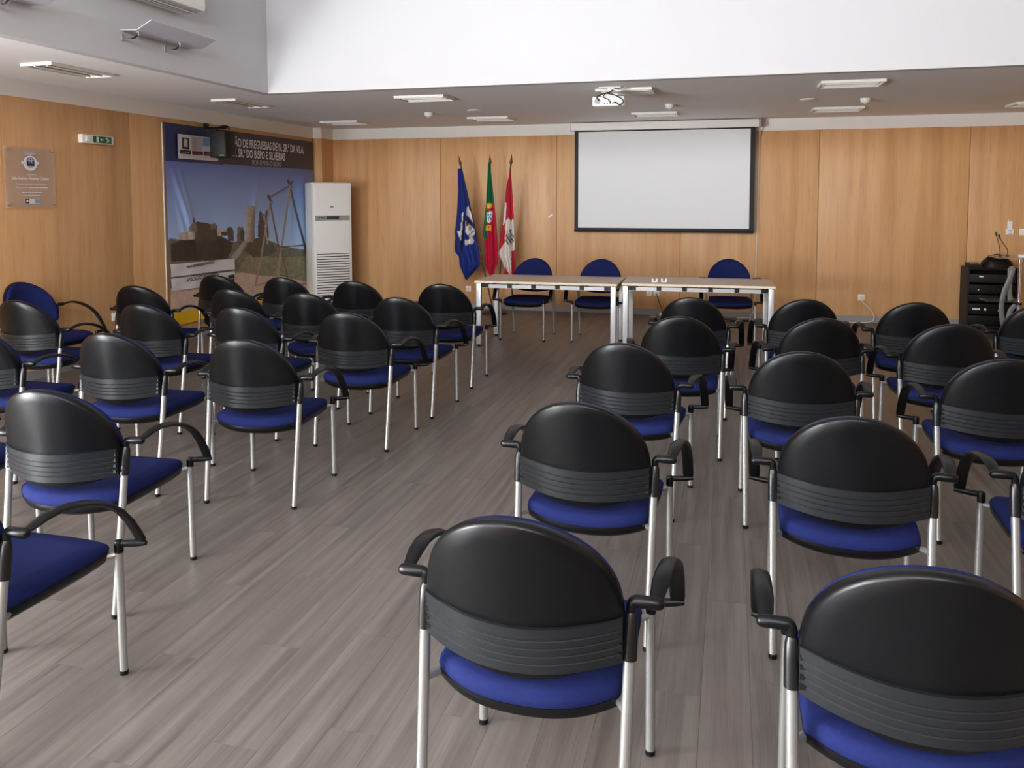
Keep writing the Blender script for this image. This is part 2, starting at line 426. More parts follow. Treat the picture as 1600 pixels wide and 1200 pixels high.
def chair(x, y, yaw, label, group, name=None):
    o = CH if first[0] else copy_tree(CH); first[0] = False
    o.location = (x, y, 0); o.rotation_euler = (0, 0, math.radians(yaw))
    return tag(o, label, 'chair', group)
ORD = ['front', 'second', 'third', 'fourth', 'fifth', 'sixth']
rack_side = {   # columns counted from the aisle; rows counted from the long table
 'aisle column': [(-.265, 6.33, -4), (-.30, 5.31, 2), (-.51, 4.28, -6.5), (-.52, 3.03, -3.7), (-.48, 1.92, -1.5)],
 'second column': [(.535, 6.42, 4), (.55, 5.46, 7), (.35, 4.27, .9), (.43, 3.07, -2.5), (.415, 1.885, -2)],
 'third column': [(1.285, 6.42, 1), (1.275, 5.40, 3), (1.245, 4.31, 0), (1.235, 3.13, -2)],
 'outer column': [(2.12, 6.54, 2)]}
for cn, L in rack_side.items():
    for k, (x, y, yw) in enumerate(L):
        if cn == 'outer column': lab = 'blue and black armchair closest to the glass lectern and black equipment rack'
        else: lab = f'blue and black armchair, {ORD[k]} row, {cn} from aisle, equipment rack side' if cn != 'aisle column' else f'blue and black armchair, {ORD[k]} row, beside the aisle, equipment rack side'
        chair(x, y, yw, lab, 'audience chairs on the rack side of the aisle')
banner_side = {
 'a': [(-2.415, 6.77, 3), (-2.40, 5.79, -1), (-2.41, 4.95, 1.3), (-2.49, 3.89, 4.9), (-2.59, 2.69, 4.5), (-2.285, 1.86, 0)],
 'b': [(-3.255, 6.80, 2), (-3.215, 5.86, 0), (-3.23, 4.99, -1.6), (-3.32, 3.87, 3), (-3.47, 2.70, 3)],
 'c': [(-4.065, 6.95, 1), (-3.945, 5.96, 0), (-3.98, 4.95, 1), (-4.265, 3.84, 2)],
 'd': [(-4.80, 6.99, .4), (-4.90, 5.99, 3.5), (-5.03, 4.93, .2)]}
CN = {'a': 'beside the aisle', 'b': 'second column from aisle', 'c': 'third column from aisle', 'd': 'fourth column from aisle'}
for cn, L in banner_side.items():
    for k, (x, y, yw) in enumerate(L):
        chair(x, y, yw, f'blue and black armchair, {ORD[k]} row, {CN[cn]}, castle banner side', 'audience chairs on the banner side of the aisle')
chair(-5.93, 5.82, -93, 'blue armchair with its back to the left wood wall, facing the rows', 'chairs along the walls')
chair(-2.31, 9.60, 178, 'blue armchair behind the long table, beside the flags', 'chairs behind the table')
chair(-1.49, 9.65, 181, 'blue armchair behind the table joint, between the two other table chairs', 'chairs behind the table')
chair(-.005, 10.04, 184, 'blue armchair behind the table below the right part of the screen', 'chairs behind the table')

# ------------------------------------------------------------------ tables
def desk(fl_pt, ang, label):
    """front-left top corner, angle; 1.6 x 0.8 x 0.74"""
    e = empty('conference_table', (fl_pt[0], fl_pt[1], 0), math.radians(ang), label, 'table', 'two tables pushed together')
    W, D, H = 1.585, .80, .74
    t = box('tabletop', (0.003, .003, H-.024), (W-.003, D-.003, H), DESK, e)
    box('edge_band', (0, 0, H-.0245), (W, .003, H-.0005), 'desk_edge', t); box('edge_band', (0, D-.003, H-.0245), (W, D, H-.0005), 'desk_edge', t)
    box('edge_band', (0, .003, H-.0245), (.003, D-.003, H-.0005), 'desk_edge', t); box('edge_band', (W-.003, .003, H-.0245), (W, D-.003, H-.0005), 'desk_edge', t)
    for x in (.012, W-.067):
        for y in (.014, D-.069):
            l = box('leg', (x, y, .02), (x+.055, y+.055, H-.032), 'aluminium', e, bevel=.004)
            MB().lathe([(.016, 0), (.018, .003), (.018, .02), (.01, .022)], 12, Matrix.Translation((x+.0275, y+.0275, 0))).build('foot', 'gloss_black', l, smooth=True)
        box('side_rail', (x+.008, .069, H-.075), (x+.047, D-.069, H-.036), 'aluminium', e)
    for y in (.05, .37):
        box('rail', (.067, y, H-.082), (W-.067, y+.04, H-.042), 'aluminium', e)
        for k in range(6):
            x = .10+k*(W-.24)/5
            box('spacer', (x, y-.006, H-.078), (x+.05, y+.046, H-.0245), 'gloss_black', e)
    for x in (.068, W-.100): box('corner_block', (x, .03, H-.075), (x+.032, .066, H-.0245), 'gloss_black', e)
    return e
desk((-2.745, 8.655), 0.4, 'pale conference table with aluminium legs, on the flag side')
desk((-1.122, 8.78), 1.9, 'pale conference table with aluminium legs, holding two small white pieces')
for k, px in enumerate(((1023, 441), (1037.5, 441))):
    p = on_z(px[0], px[1], .74)
    e = empty('cable_outlet', (p[0], p[1]+.02, .7402), 0, ['small white plastic holder on the table, nearer the joint of the two tables', 'small white plastic holder on the table, farther from the table joint'][k], 'holder', 'white holders on the table')
    MB().box((-.032, -.025, 0), (.032, .025, .012)).build('base', 'white_plastic', e, bevel=.004, smooth=True)
    MB().box((-.032, -.02, .012), (-.012, .02, .040)).build('prong', 'white_plastic', e, bevel=.005, smooth=True)
    MB().box((.012, -.02, .012), (.032, .02, .040)).build('prong', 'white_plastic', e, bevel=.005, smooth=True)

# ------------------------------------------------------------------ projection screen
YS = 11.50
tl = on_y(899.5, 206, YS); br = on_y(1177, 363, YS); x0, x1 = tl[0]-.015, on_y(1180.5, 205, YS)[0]
zt, zb = 2.605, br[2]
e = empty('projection_screen', ((x0+x1)/2, YS, zb), 0, 'white pull-down projection screen with black border below the ceiling', 'screen')
cx = (x0+x1)/2
def L3(lo, hi): return ((lo[0]-cx, lo[1]-YS, lo[2]-zb), (hi[0]-cx, hi[1]-YS, hi[2]-zb))
box('border', *L3((x0, YS, zb), (x1, YS+.004, zt)), 'screen_black', e)
box('white_field', *L3((x0+.055, YS-.002, zb+.045), (x1-.062, YS, zt-.022)), 'screen_fabric', e)
MB().tube([(x0-cx, .002, .0), (x1-cx, .002, .0)], .014, 10).build('bottom_bar', 'screen_black', e, smooth=True)
hs = box('housing', *L3((x0-.05, YS-.05, zt-.005), (x1+.045, YS+.055, ZC-.012)), 'white_plastic', e, bevel=.012)
box('end_cap', *L3((x1+.045, YS-.052, zt-.008), (x1+.075, YS+.057, ZC-.010)), 'grey_plastic', hs, bevel=.008)
box('end_cap', *L3((x0-.062, YS-.052, zt-.008), (x0-.05, YS+.057, ZC-.010)), 'white_plastic', hs, bevel=.004)
for x in (x0+.25, x1-.25): box('wall_bracket', *L3((x-.03, YS+.05, ZC-.10), (x+.03, YB-.0125, ZC-.04)), 'grey_plastic', e)
cab = MB().tube([(x1+.058, YS+.03, 2.62), (x1+.060, YB-.012, 2.45), (x1+.058, YB-.012, 2.0), (x1+.052, YB-.012, 1.4), (x1+.045, YB-.012, .8), (x1+.04, YB-.014, .36), (x1+.03, YB-.02, .12), (x1-.02, YB-.05, .012), (x1-.2, YB-.10, .009)], .0075, 8).build('power_cable', 'cable_white', smooth=True)
tag(cab, 'white cable running down the wood wall from the projection screen end', 'cable')

# ------------------------------------------------------------------ ceiling fixtures
def ceiling_light(x0, x1, y0, y1, label):
    e = empty('ceiling_light', ((x0+x1)/2, (y0+y1)/2, ZC), 0, label, 'ceiling light', 'rectangular ceiling lights')
    a, b_ = (x1-x0)/2, (y1-y0)/2; t, h = .014, .024
    f = MB()
    f.box((-a, -b_, -h), (a, -b_+t, 0)); f.box((-a, b_-t, -h), (a, b_, 0)); f.box((-a, -b_+t, -h), (-a+t, b_-t, 0)); f.box((a-t, -b_+t, -h), (a, b_-t, 0))
    f.build('frame', 'white_plastic', e)
    box('reflector', (-a+t, -b_+t, -.010), (a-t, b_-t, -.002), 'reflector', e)
    for s in (-1, 1):
        if x1-x0 > y1-y0: MB().tube([(-a+.05, s*b_*.4, -.018), (a-.05, s*b_*.4, -.018)], .008, 8).build('lamp_tube', 'white_plastic', e, smooth=True)
        else: MB().tube([(s*a*.4, -b_+.05, -.018), (s*a*.4, b_-.05, -.018)], .008, 8).build('lamp_tube', 'white_plastic', e, smooth=True)
N_ = ['first', 'second', 'third', 'fourth', 'fifth']
for k, x in enumerate((-3.42, -1.30, .78, 2.92)):
    ceiling_light(x, x+.55, 8.02, 8.40, f'unlit ceiling light, {N_[k]} from the banner wall in the row near the raised ceiling')
for k, x in enumerate((-5.52, -3.38, -1.22, .93, 3.06)):
    ceiling_light(x, x+.56, 10.35, 10.75, f'unlit ceiling light, {N_[k]} from the banner wall in the row nearest the screen wall')
ceiling_light(-5.42, -5.12, 5.30, 5.98, 'long unlit ceiling light above the acrylic plaque side')
ceiling_light(-5.42, -5.12, 7.75, 8.45, 'long unlit ceiling light beside the castle banner wall')
for k, (x, y) in enumerate(((-3.66, 9.68), (-.69, 9.55), (1.38, 9.55))):
    e = empty('motion_detector', (x, y, ZC), 0, ['white ceiling detector above the flag end of the table', 'white ceiling detector between projector and screen', 'white ceiling detector on the equipment rack side'][k], 'detector', 'white ceiling detectors')
    MB().lathe([(.030, -.052), (.044, -.045), (.052, -.02), (.055, 0)], 18).build('body', 'white_plastic', e, smooth=True)
    MB().lathe([(.012, -.062), (.020, -.056), (.024, -.050)], 12).build('lens', 'cream_plastic', e, smooth=True)
for k, (x, y) in enumerate(((-3.02, 9.55), (.79, 9.46))):
    e = empty('speaker_grille', (x, y, ZC), 0, ['flat round ceiling disc beside the flag-side detector', 'flat round ceiling disc beside the rack-side detector'][k], 'ceiling disc', 'flat ceiling discs')
    MB().lathe([(.070, -.012), (.082, -.010), (.085, 0)], 22).build('rim', 'white_plastic', e, smooth=True)
    MB().lathe([(.055, -.016), (.062, -.012)], 22).build('cover', 'cream_plastic', e, smooth=True)
# projector
e = empty('projector', (-1.14, 7.93, ZC), 0, 'white projector on a ceiling mount with looping black cables', 'projector')
MB().box((-.105, -.035, -.012), (.105, .035, 0)).build('ceiling_plate', 'white_plastic', e, bevel=.004, smooth=True)
MB().tube([(0, 0, 0), (0, 0, -.07)], .025, 14).build('mount_tube', 'white_plastic', e, smooth=True)
MB().box((-.08, -.03, -.095), (.08, .05, -.065)).build('mount_bracket', 'white_plastic', e, bevel=.005, smooth=True)
pb = MB().box((-.158, -.10, -.190), (.150, .13, -.098)).build('body', 'white_plastic', e, bevel=.018, smooth=True)
MB().lathe([(.030, 0), (.030, .004), (.024, .005)], 18, Matrix.Translation((-.105, -.100, -.142))@Matrix.Rotation(math.pi/2, 4, 'X')).build('fan_vent', 'grey_plastic', pb, smooth=True)
MB().lathe([(.028, 0), (.028, .03), (.022, .032)], 18, Matrix.Translation((.08, .13, -.142))@Matrix.Rotation(-math.pi/2, 4, 'X')).build('lens', 'dark_display', pb, smooth=True)
for k in range(5): box('port', (-.045+k*.026, -.1025, -.168), (-.030+k*.026, -.099, -.158), 'gloss_black', pb)
def cable(name, pts, r, m_, parent=None):
    P = [Vector(p) for p in pts]; out = []
    for i in range(len(P)-1):
        p0, p1, p2, p3 = P[max(i-1, 0)], P[i], P[i+1], P[min(i+2, len(P)-1)]
        for k in range(6):
            t = k/6; out.append(.5*((2*p1)+(p2-p0)*t+(2*p0-5*p1+4*p2-p3)*t*t+(3*p1-p0-3*p2+p3)*t**3))
    out.append(P[-1])
    return MB().tube(out, r, 7).build(name, m_, parent, smooth=True)
cable('cable', [(.06, -.02, -.02), (.0, -.06, -.055), (-.06, -.09, -.075), (-.11, -.11, -.105), (-.085, -.115, -.14)], .006, 'cable_black', e)
cable('cable', [(-.03, -.05, -.06), (.05, -.09, -.085), (.10, -.12, -.11), (.145, -.125, -.15), (.11, -.125, -.185), (.075, -.12, -.16), (.05, -.105, -.16)], .006, 'cable_black', e)
cable('cable', [(-.02, -.04, -.05), (-.05, -.10, -.10), (0, -.12, -.13), (.02, -.105, -.16)], .005, 'cable_black', e)
cable('cable', [(.02, -.02, -.01), (.05, -.04, -.03), (.10, -.03, -.04), (.13, 0, -.015), (.15, .03, -.002)], .008, 'white_plastic', e)

# ------------------------------------------------------------------ things on the raised ceiling's left side
def wing_lamp(y0, y1, label):
    e = empty('wall_uplighter', (WX0, (y0+y1)/2, 2.945), 0, label, 'wall lamp', 'winged wall uplighters')
    h = (y1-y0)/2
    prof = [(0, .006), (.15, 0), (.285, .068), (.283, .073), (.149, .006), (0, .012)]
    MB().rings([[(x, y, z) for x, z in prof] for y in (-h, h)]).build('reflector_wing', mat('wing_paint', srgb(196, 196, 204), .5), e)
    for y in (-h+.02, h*.25):
        MB().tube([(0.0, y, -.055), (.07, y, -.058), (.115, y, -.052), (.140, y, -.030), (.142, y, -.008), (.12, y, .004)], .009, 8, flat=((0, 1, 0), 1.6, .8)).build('bracket', 'chrome', e, smooth=True)
        MB().box((0, y-.016, -.07), (.012, y+.016, -.02)).build('bracket_plate', 'grey_plastic', e)
wing_lamp(5.41, 6.23, 'bent white wing uplighter on the upper left wall, below the air conditioner')
wing_lamp(3.75, 4.57, 'bent white wing uplighter on the upper left wall, beyond the wall air conditioner')
e = empty('wall_air_conditioner', (WX0, 5.66, 3.225), 0, 'white split air conditioner high on the upper left wall', 'air conditioner')
MB().rings([[(x, y, z) for x, z in ((0, 0), (.14, -.004), (.235, .012), (.245, .05), (.235, .26), (.20, .285), (0, .29))] for y in (-.48, .48)]).build('body', 'cream_plastic', e)
box('air_outlet', (.05, -.44, -.008), (.20, .44, .004), 'grey_plastic', e)
for k in range(3): box('vane', (.07+k*.045, -.43, -.014), (.085+k*.045, .43, -.008), 'white_plastic', e)

# ------------------------------------------------------------------ floor-standing air conditioner
e = empty('standing_air_conditioner', (-5.76, 11.02, 0), math.radians(45), 'tall white floor-standing air conditioner in the corner beside the banner', 'air conditioner')
W, D, H = .60, .34, 1.885
MB().box((-W/2, -D/2, .0), (W/2, D/2, H)).build('body', 'white_plastic', e, bevel=.022, smooth=True)
box('front_panel', (-W/2+.045, -D/2-.008, .02), (W/2-.03, -D/2+.002, H-.05), 'white_plastic', e, bevel=.006)
box('panel_groove', (-W/2+.045, -D/2-.0095, 1.33), (W/2-.03, -D/2-.007, 1.336), 'grey_plastic', e)
st_ = box('display_strip', (-W/2+.05, -D/2-.012, 1.335), (W/2-.035, -D/2-.007, 1.405), 'grey_plastic', e)
box('display', (-.085, -D/2-.014, 1.350), (.105, -D/2-.011, 1.395), 'dark_display', st_)
for k in range(3): box('button', (-.2+k*.035, -D/2-.0145, 1.365), (-.18+k*.035, -D/2-.011, 1.378), 'text_dark', st_)
MB().lathe([(.022, 0), (.022, .002), (.018, .003)], 18, Matrix.Translation((0, -D/2-.0075, 1.53))@Matrix.Rotation(math.pi/2, 4, 'X')@Matrix.Diagonal((1.35, .7, 1, 1))).build('badge', 'grey_plastic', e, smooth=True)
box('grille_recess', (-W/2+.062, -D/2-.0095, .08), (W/2-.045, -D/2-.007, .845), 'dark_display', e)
sl0 = None
for k in range(20):
    z = .088+k*.038
    if sl0 is None:
        sl0 = MB().box((-W/2+.062, -D/2-.022, -.013), (W/2-.045, -D/2-.009, .013)).build('grille_slat', 'white_plastic', e, bevel=.004, smooth=True); sl = sl0
    else: sl = sl0.copy(); COL.objects.link(sl)
    sl.location = (0, 0, z+.013)
box('corner_trim', (-W/2-.001, -D/2-.004, .03), (-W/2+.025, -D/2+.03, H-.03), 'cream_plastic', e, bevel=.006)

# ------------------------------------------------------------------ painter for flat prints
def inpoly(Px, Py, poly):
    r = np.zeros(Px.shape, bool); n = len(poly)
    for i in range(n):
        x1, y1 = poly[i]; x2, y2 = poly[(i+1) % n]
        if y1 == y2: continue
        c = ((y1 > Py) != (y2 > Py)) & (Px < (x2-x1)*(Py-y1)/(y2-y1)+x1); r ^= c
    return r
def seg(Px, Py, a, b, w0, w1=None):
    w1 = w0 if w1 is None else w1
    ax, ay = a; bx, by = b; dx, dy = bx-ax, by-ay
    t = np.clip(((Px-ax)*dx+(Py-ay)*dy)/(dx*dx+dy*dy), 0, 1)
    return np.hypot(Px-ax-t*dx, Py-ay-t*dy) < (w0+(w1-w0)*t)
def vnoise(Px, Py, s, seed=0):
    rs = np.random.RandomState(seed); G = rs.rand(64, 64)
    x = Px/s; y = Py/s; xi = np.floor(x).astype(int); yi = np.floor(y).astype(int); fx = x-xi; fy = y-yi
    fx = fx*fx*(3-2*fx); fy = fy*fy*(3-2*fy)
    g = lambda a, b: G[a % 64, b % 64]
    return (g(xi, yi)*(1-fx)+g(xi+1, yi)*fx)*(1-fy)+(g(xi, yi+1)*(1-fx)+g(xi+1, yi+1)*fx)*fy
def lin(c): return np.array(srgb(*c)[:3])
def grid_mesh(name, P, C, material, parent, smooth=True):
    """P: (ny, nx, 3) points, C: (ny, nx, 3) linear colours"""
    ny, nx_ = P.shape[:2]
    idx = np.arange(ny*nx_).reshape(ny, nx_)
    F_ = np.stack([idx[:-1, :-1], idx[1:, :-1], idx[1:, 1:], idx[:-1, 1:]], -1).reshape(-1, 4)
    me = bpy.data.meshes.new(name); me.from_pydata(P.reshape(-1, 3).tolist(), [], F_.tolist()); me.update()
    at = me.color_attributes.new('print', 'FLOAT_COLOR', 'POINT')
    at.data.foreach_set('color', np.concatenate([C.reshape(-1, 3), np.ones((ny*nx_, 1))], 1).astype(np.float32).ravel())
    if smooth: me.polygons.foreach_set('use_smooth', [True]*len(me.polygons))
    me.materials.append(MG(material))
    return link(bpy.data.objects.new(name, me), parent)

def to_px(P):
    c = (P.reshape(-1, 3)-np.array([0, 0, HC]))@RW
    return (CX+F*c[:, 0]/c[:, 2]).reshape(P.shape[:-1]), (CY+F*c[:, 1]/c[:, 2]).reshape(P.shape[:-1])

# ------------------------------------------------------------------ banner on the left wall
XB = XL+.022
by0, by1, bz0, bz1 = 7.885, 11.24, .20, 2.50
ny, nxx = 330, 330
yy, zz = np.meshgrid(np.linspace(by0, by1, nxx), np.linspace(bz1, bz0, ny))
flatP = np.stack([np.full(yy.shape, XL), yy, zz], -1)
U, V = to_px(flatP)                                   # where each printed point sits in the photograph
n1 = vnoise(yy, zz, .05, 1); n2 = vnoise(yy, zz, .018, 2); n3 = vnoise(yy, zz, .22, 3)
C = np.zeros(yy.shape+(3,))
t = np.clip((2.08-zz)/(2.08-.95), 0, 1)[..., None]
C[:] = lin((88, 104, 164))*(1-t)+lin((168, 198, 236))*t
def put(mask, col, noise=None, amt=.0):
    c = np.array(lin(col)) if not isinstance(col, np.ndarray) else col
    if noise is not None: C[mask] = (c*(1+amt*(noise[mask][:, None]-.5)*2)).clip(0, 1)
    else: C[mask] = c
mix = .5*n1+.5*n2
ground = inpoly(U, V, [(240, 384), (262, 372), (272, 374), (300, 376), (352, 378), (380, 376), (400, 372), (425, 378), (436, 384), (470, 390), (500, 396), (500, 620), (240, 620)])
put(ground, (104, 100, 84), mix, .5)
put(inpoly(U, V, [(240, 452), (300, 448), (366, 426), (395, 424), (430, 428), (500, 442), (500, 620), (240, 620)]), (192, 166, 148), mix, .16)
put(inpoly(U, V, [(366, 424), (380, 402), (396, 396), (430, 402), (470, 400), (500, 404), (500, 446), (440, 432), (400, 430)]), (128, 124, 96), mix, .45)
put(inpoly(U, V, [(262, 408), (262, 382), (272, 378), (282, 374), (298, 372), (330, 372), (352, 374), (360, 380), (356, 394), (352, 404), (330, 406)]), (58, 50, 42), mix, .35)
put(inpoly(U, V, [(296, 352), (304, 346), (322, 349), (336, 353), (338, 366), (352, 374), (300, 376)]), (70, 62, 50), mix, .4)
put(inpoly(U, V, [(356, 402), (366, 390), (376, 378), (382, 376), (378, 386), (368, 402), (362, 406)]), (150, 142, 138), n2, .1)
put(inpoly(U, V, [(378, 392), (384, 380), (396, 372), (408, 370), (424, 380), (430, 392), (418, 400), (392, 402)]), (76, 70, 54), mix, .4)
put(inpoly(U, V, [(275, 364), (298, 361), (298, 374), (276, 375)]), (168, 152, 142), n2, .12)
put(inpoly(U, V, [(289, 362), (289, 354), (293, 350), (297, 346), (301, 349), (304, 354), (304, 362)]), (118, 108, 98), n2, .25)
put(inpoly(U, V, [(295, 349), (296, 342), (298, 339), (300, 343), (301, 349)]), (52, 46, 44))
put(inpoly(U, V, [(326, 354), (328, 350), (333, 349), (337, 352), (337, 358), (326, 358)]), (112, 100, 90), n2, .2)
put(inpoly(U, V, [(336, 360), (337, 357), (346, 357), (352, 360), (352, 368), (338, 369)]), (176, 164, 156), n2, .2)
put(inpoly(U, V, [(342, 363), (355, 361), (355, 368), (342, 368)]), (74, 62, 56))
put(inpoly(U, V, [(350, 358), (354, 354), (359, 356), (361, 362), (361, 377), (353, 376)]), (72, 66, 64), n2, .2)
put(inpoly(U, V, [(366, 377), (367, 356), (370, 353), (372, 356), (375, 353), (377, 360), (378, 377)]), (110, 94, 84), n2, .3)
put(inpoly(U, V, [(372, 376), (372, 360), (376, 358), (378, 362), (378, 376)]), (58, 48, 46))
tower = inpoly(U, V, [(379.5, 378), (380, 323), (383, 321), (389, 321), (392.5, 323), (393.5, 374), (391, 378)])
sh = np.clip((U-379.5)/14, 0, 1)[..., None]
C[tower] = ((lin((176, 158, 146))*(1-sh)+lin((104, 86, 78))*sh)*(1+.25*(n2[..., None]-.5)*2))[tower]
put(inpoly(U, V, [(398.5, 370), (399, 346), (401, 340), (401, 331), (403, 329), (405, 332), (408, 334), (411, 337), (412, 329), (414, 327), (416, 335), (417, 372), (408, 374)]), (62, 54, 52), n2, .3)
put(inpoly(U, V, [(405, 334), (411, 338), (412, 352), (408, 342)]), (150, 132, 120))
for a, b, w0, col in (((419, 308), (451, 290), 1.5, (96, 84, 78)), ((416, 306), (421, 316), 2.2, (70, 60, 56)), ((447, 282), (451, 292), 2.0, (74, 62, 58)), ((453, 284), (449, 292), 1.6, (84, 70, 64)),
                    ((420, 316), (395, 446), 1.5, (158, 132, 116)), ((419.5, 318), (433, 386), 1.2, (86, 76, 74)), ((411, 352), (415, 381), 1.1, (170, 150, 136)),
                    ((450, 291), (436, 396), 1.5, (150, 126, 112)), ((436, 396), (431, 442), 1.7, (166, 140, 122)), ((451, 296), (473, 388), 1.6, (72, 66, 66)), ((473, 388), (478, 410), 1.8, (60, 52, 50)),
                    ((437, 386), (472, 383), 1.0, (60, 60, 70)), ((437, 392), (447, 437), .8, (96, 84, 76)), ((396, 446), (424, 438), .7, (120, 92, 80)), ((446, 438), (470, 428), .7, (112, 86, 76)), ((436, 430), (446, 432), .7, (90, 70, 62)), ((468, 444), (480, 443), .7, (100, 80, 72))):
    put(seg(U, V, a, b, w0), col, n2, .2)
put(zz < .35-.022*(yy-8.0), (208, 168, 18), n2, .06)
hdr = zz > 2.08+(yy-by0)*.0005
hc_ = np.clip((yy-by0)/1.3, 0, 1)[..., None]
C[hdr] = (lin((30, 44, 88))*(1-hc_)+lin((52, 50, 60))*hc_)[hdr]
C = np.clip(C*1.22, 0, 1)
# hanging cloth: diagonal pulls on the left, shallow vertical waves
wave = .010*np.sin(yy*4.1+.4)*np.clip((2.3-zz)/1.5, 0, 1)+.006*np.sin(yy*9.7+zz*1.2)*np.clip((2.2-zz)/1.5, 0, 1)
for yc, zs, sl_, wd, am in ((7.98, 2.05, .38, .045, .020), (8.10, 2.06, .30, .05, .016), (8.02, 1.7, .34, .04, .015), (9.75, 2.0, -.30, .06, .012), (10.55, 2.06, .0, .05, .008)):
    c_ = yc+sl_*(zs-zz); wave += 1.5*am*np.exp(-((yy-c_)/wd)**2)*np.clip((zs-zz)/.5, 0, 1)*np.clip((zz-1.0)/.5, 0, 1)
P = np.stack([XB+.012+wave+.0*yy, yy, zz], -1)
P[..., 0] = np.maximum(P[..., 0], XL+.006)
bn = empty('wall_banner', (XL, (by0+by1)/2, bz0), 0, 'large printed banner with a castle and log swing photograph on the left wall', 'banner')
off = np.array([XL, (by0+by1)/2, bz0])
grid_mesh('printed_cloth', P-off, C, PRINT, bn)
MB().tube([(.016, -(by1-by0)/2, bz1-bz0), (.016, (by1-by0)/2, bz1-bz0)], .008, 8).build('top_rod', 'navy_ink', bn, smooth=True)
MB().box((.002, -(by1-by0)/2-.012, 0), (.010, -(by1-by0)/2+.004, bz1-bz0)).build('hem', 'paper_white', bn)
def wall_basis(y, z, x=XB+.020): return basis((x-off[0], y-off[1], z-off[2]), (0, 1, 0), (0, 0, 1))
text('lettering', 'UNIÃO DE FREGUESIAS DE N. SR.ª DA VILA,', .150, 'text_white', bn, wall_basis(10.93, 2.315, XB+.036), 'RIGHT', xscale=.665, bold=.003)
text('lettering', 'N. SR.ª DO BISPO E SILVEIRAS', .150, 'text_white', bn, wall_basis(10.40, 2.185, XB+.036), 'RIGHT', xscale=.655, bold=.003)
text('lettering', 'MONTEMOR-O-NOVO', .092, 'text_grey', bn, wall_basis(9.93, 2.098, XB+.036), 'CENTER', xscale=.78)
# paper strips on the lower left
def strip(y0, y1, za0, za1, zb0, zb1, name):
    n = 24; ys = np.linspace(0, 1, n); vs = np.linspace(0, 1, 6)
    G, H_ = np.meshgrid(ys, vs)
    yv = y0+(y1-y0)*G; zv = (za0+(za1-za0)*G)*(1-H_)+(zb0+(zb1-zb0)*G)*H_
    xv = XB+.030+.007*np.sin(G*19+H_*2)*(1-G)+.006*np.sin(G*7)
    Cc = np.zeros(yv.shape+(3,)); Cc[:] = lin((222, 220, 220))
    return grid_mesh(name, np.stack([xv, yv, zv], -1)-off, Cc, PRINT, bn)
A_ = [on_x(*p, XB) for p in ((262.5, 413), (363, 404), (363.5, 420.5), (263, 433))]
B_ = [on_x(*p, XB) for p in ((263.5, 435.5), (363.5, 423.5), (365, 441), (264.5, 455))]
for Q_ in (A_, B_): strip(Q_[0][1], Q_[1][1], Q_[0][2], Q_[1][2], Q_[3][2], Q_[2][2], 'paper_strip')
def strip_text(body, px, size, m_, slope, xs=.85):
    p = on_x(px[0], px[1], XB)
    text('lettering', body, size, m_, bn, basis((XB+.046-off[0], p[1]-off[1], p[2]-off[2]), (0, 1, slope), (0, 0, 1)), 'LEFT', xscale=xs, bold=.001)
strip_text('www.ufvilabisposilveiras.pt', (286.5, 419.5), .062, 'text_dark', .05, .80)
strip_text('APLICAÇÃO UF VILABISPO', (286.5, 441), .070, 'text_dark', .05, .75)
for (u0, v0, u1, v1) in ((352, 430, 361.5, 434), (352, 436.5, 361.5, 440)):
    a = on_x(u0, v0, XB); b = on_x(u1, v1, XB)
    box('store_badge', (XB+.044-off[0], a[1]-off[1], b[2]-off[2]), (XB+.046-off[0], b[1]-off[1], a[2]-off[2]), 'gloss_black', bn)
# poster pinned on the banner header
a = on_x(273.5, 209, XB); b = on_x(337.5, 251.5, XB)
gy, gz = np.meshgrid(np.linspace(a[1], b[1], 90), np.linspace(0, 1, 60))
ztop = a[2]+(gy-a[1])*.0; zbot = on_x(275, 247.5, XB)[2]
pz = ztop+(zbot-ztop)*gz
pu = (gy-a[1])/(b[1]-a[1]); pv = gz
Cp = np.zeros(pu.shape+(3,)); Cp[:] = lin((212, 206, 204))
def pbox(u0, u1, v0, v1, c): Cp[(pu > u0) & (pu < u1) & (pv > v0) & (pv < v1)] = lin(c)
pbox(.33, .60, .05, .62, (190, 176, 168)); pbox(.35, .47, .1, .6, (176, 160, 152)); pbox(.62, .97, .05, .56, (122, 168, 196)); pbox(.62, .97, .40, .56, (206, 214, 220))
pbox(.10, .28, .12, .60, (62, 50, 44)); pbox(.135, .235, .18, .50, (196, 192, 188)); pbox(.04, .31, .64, .80, (44, 44, 44)); pbox(.34, .62, .64, .80, (104, 24, 48)); pbox(.65, .97, .62, .80, (112, 48, 52))
pbox(.10, .28, .715, .73, (170, 170, 170)); pbox(.40, .58, .715, .73, (190, 150, 160)); pbox(.72, .95, .715, .73, (190, 160, 160))
for k in range(18): pbox(.05+k*.052, .05+k*.052+.026, .88, .905, (150, 142, 140))
px_ = XB+.028+.006*np.sin(pu*6+1)
po = grid_mesh('poster', np.stack([px_, gy, pz], -1), Cp, PRINT, None)
tag(po, 'white poster with three pictures pinned over the banner header, beside the loudspeaker', 'poster')

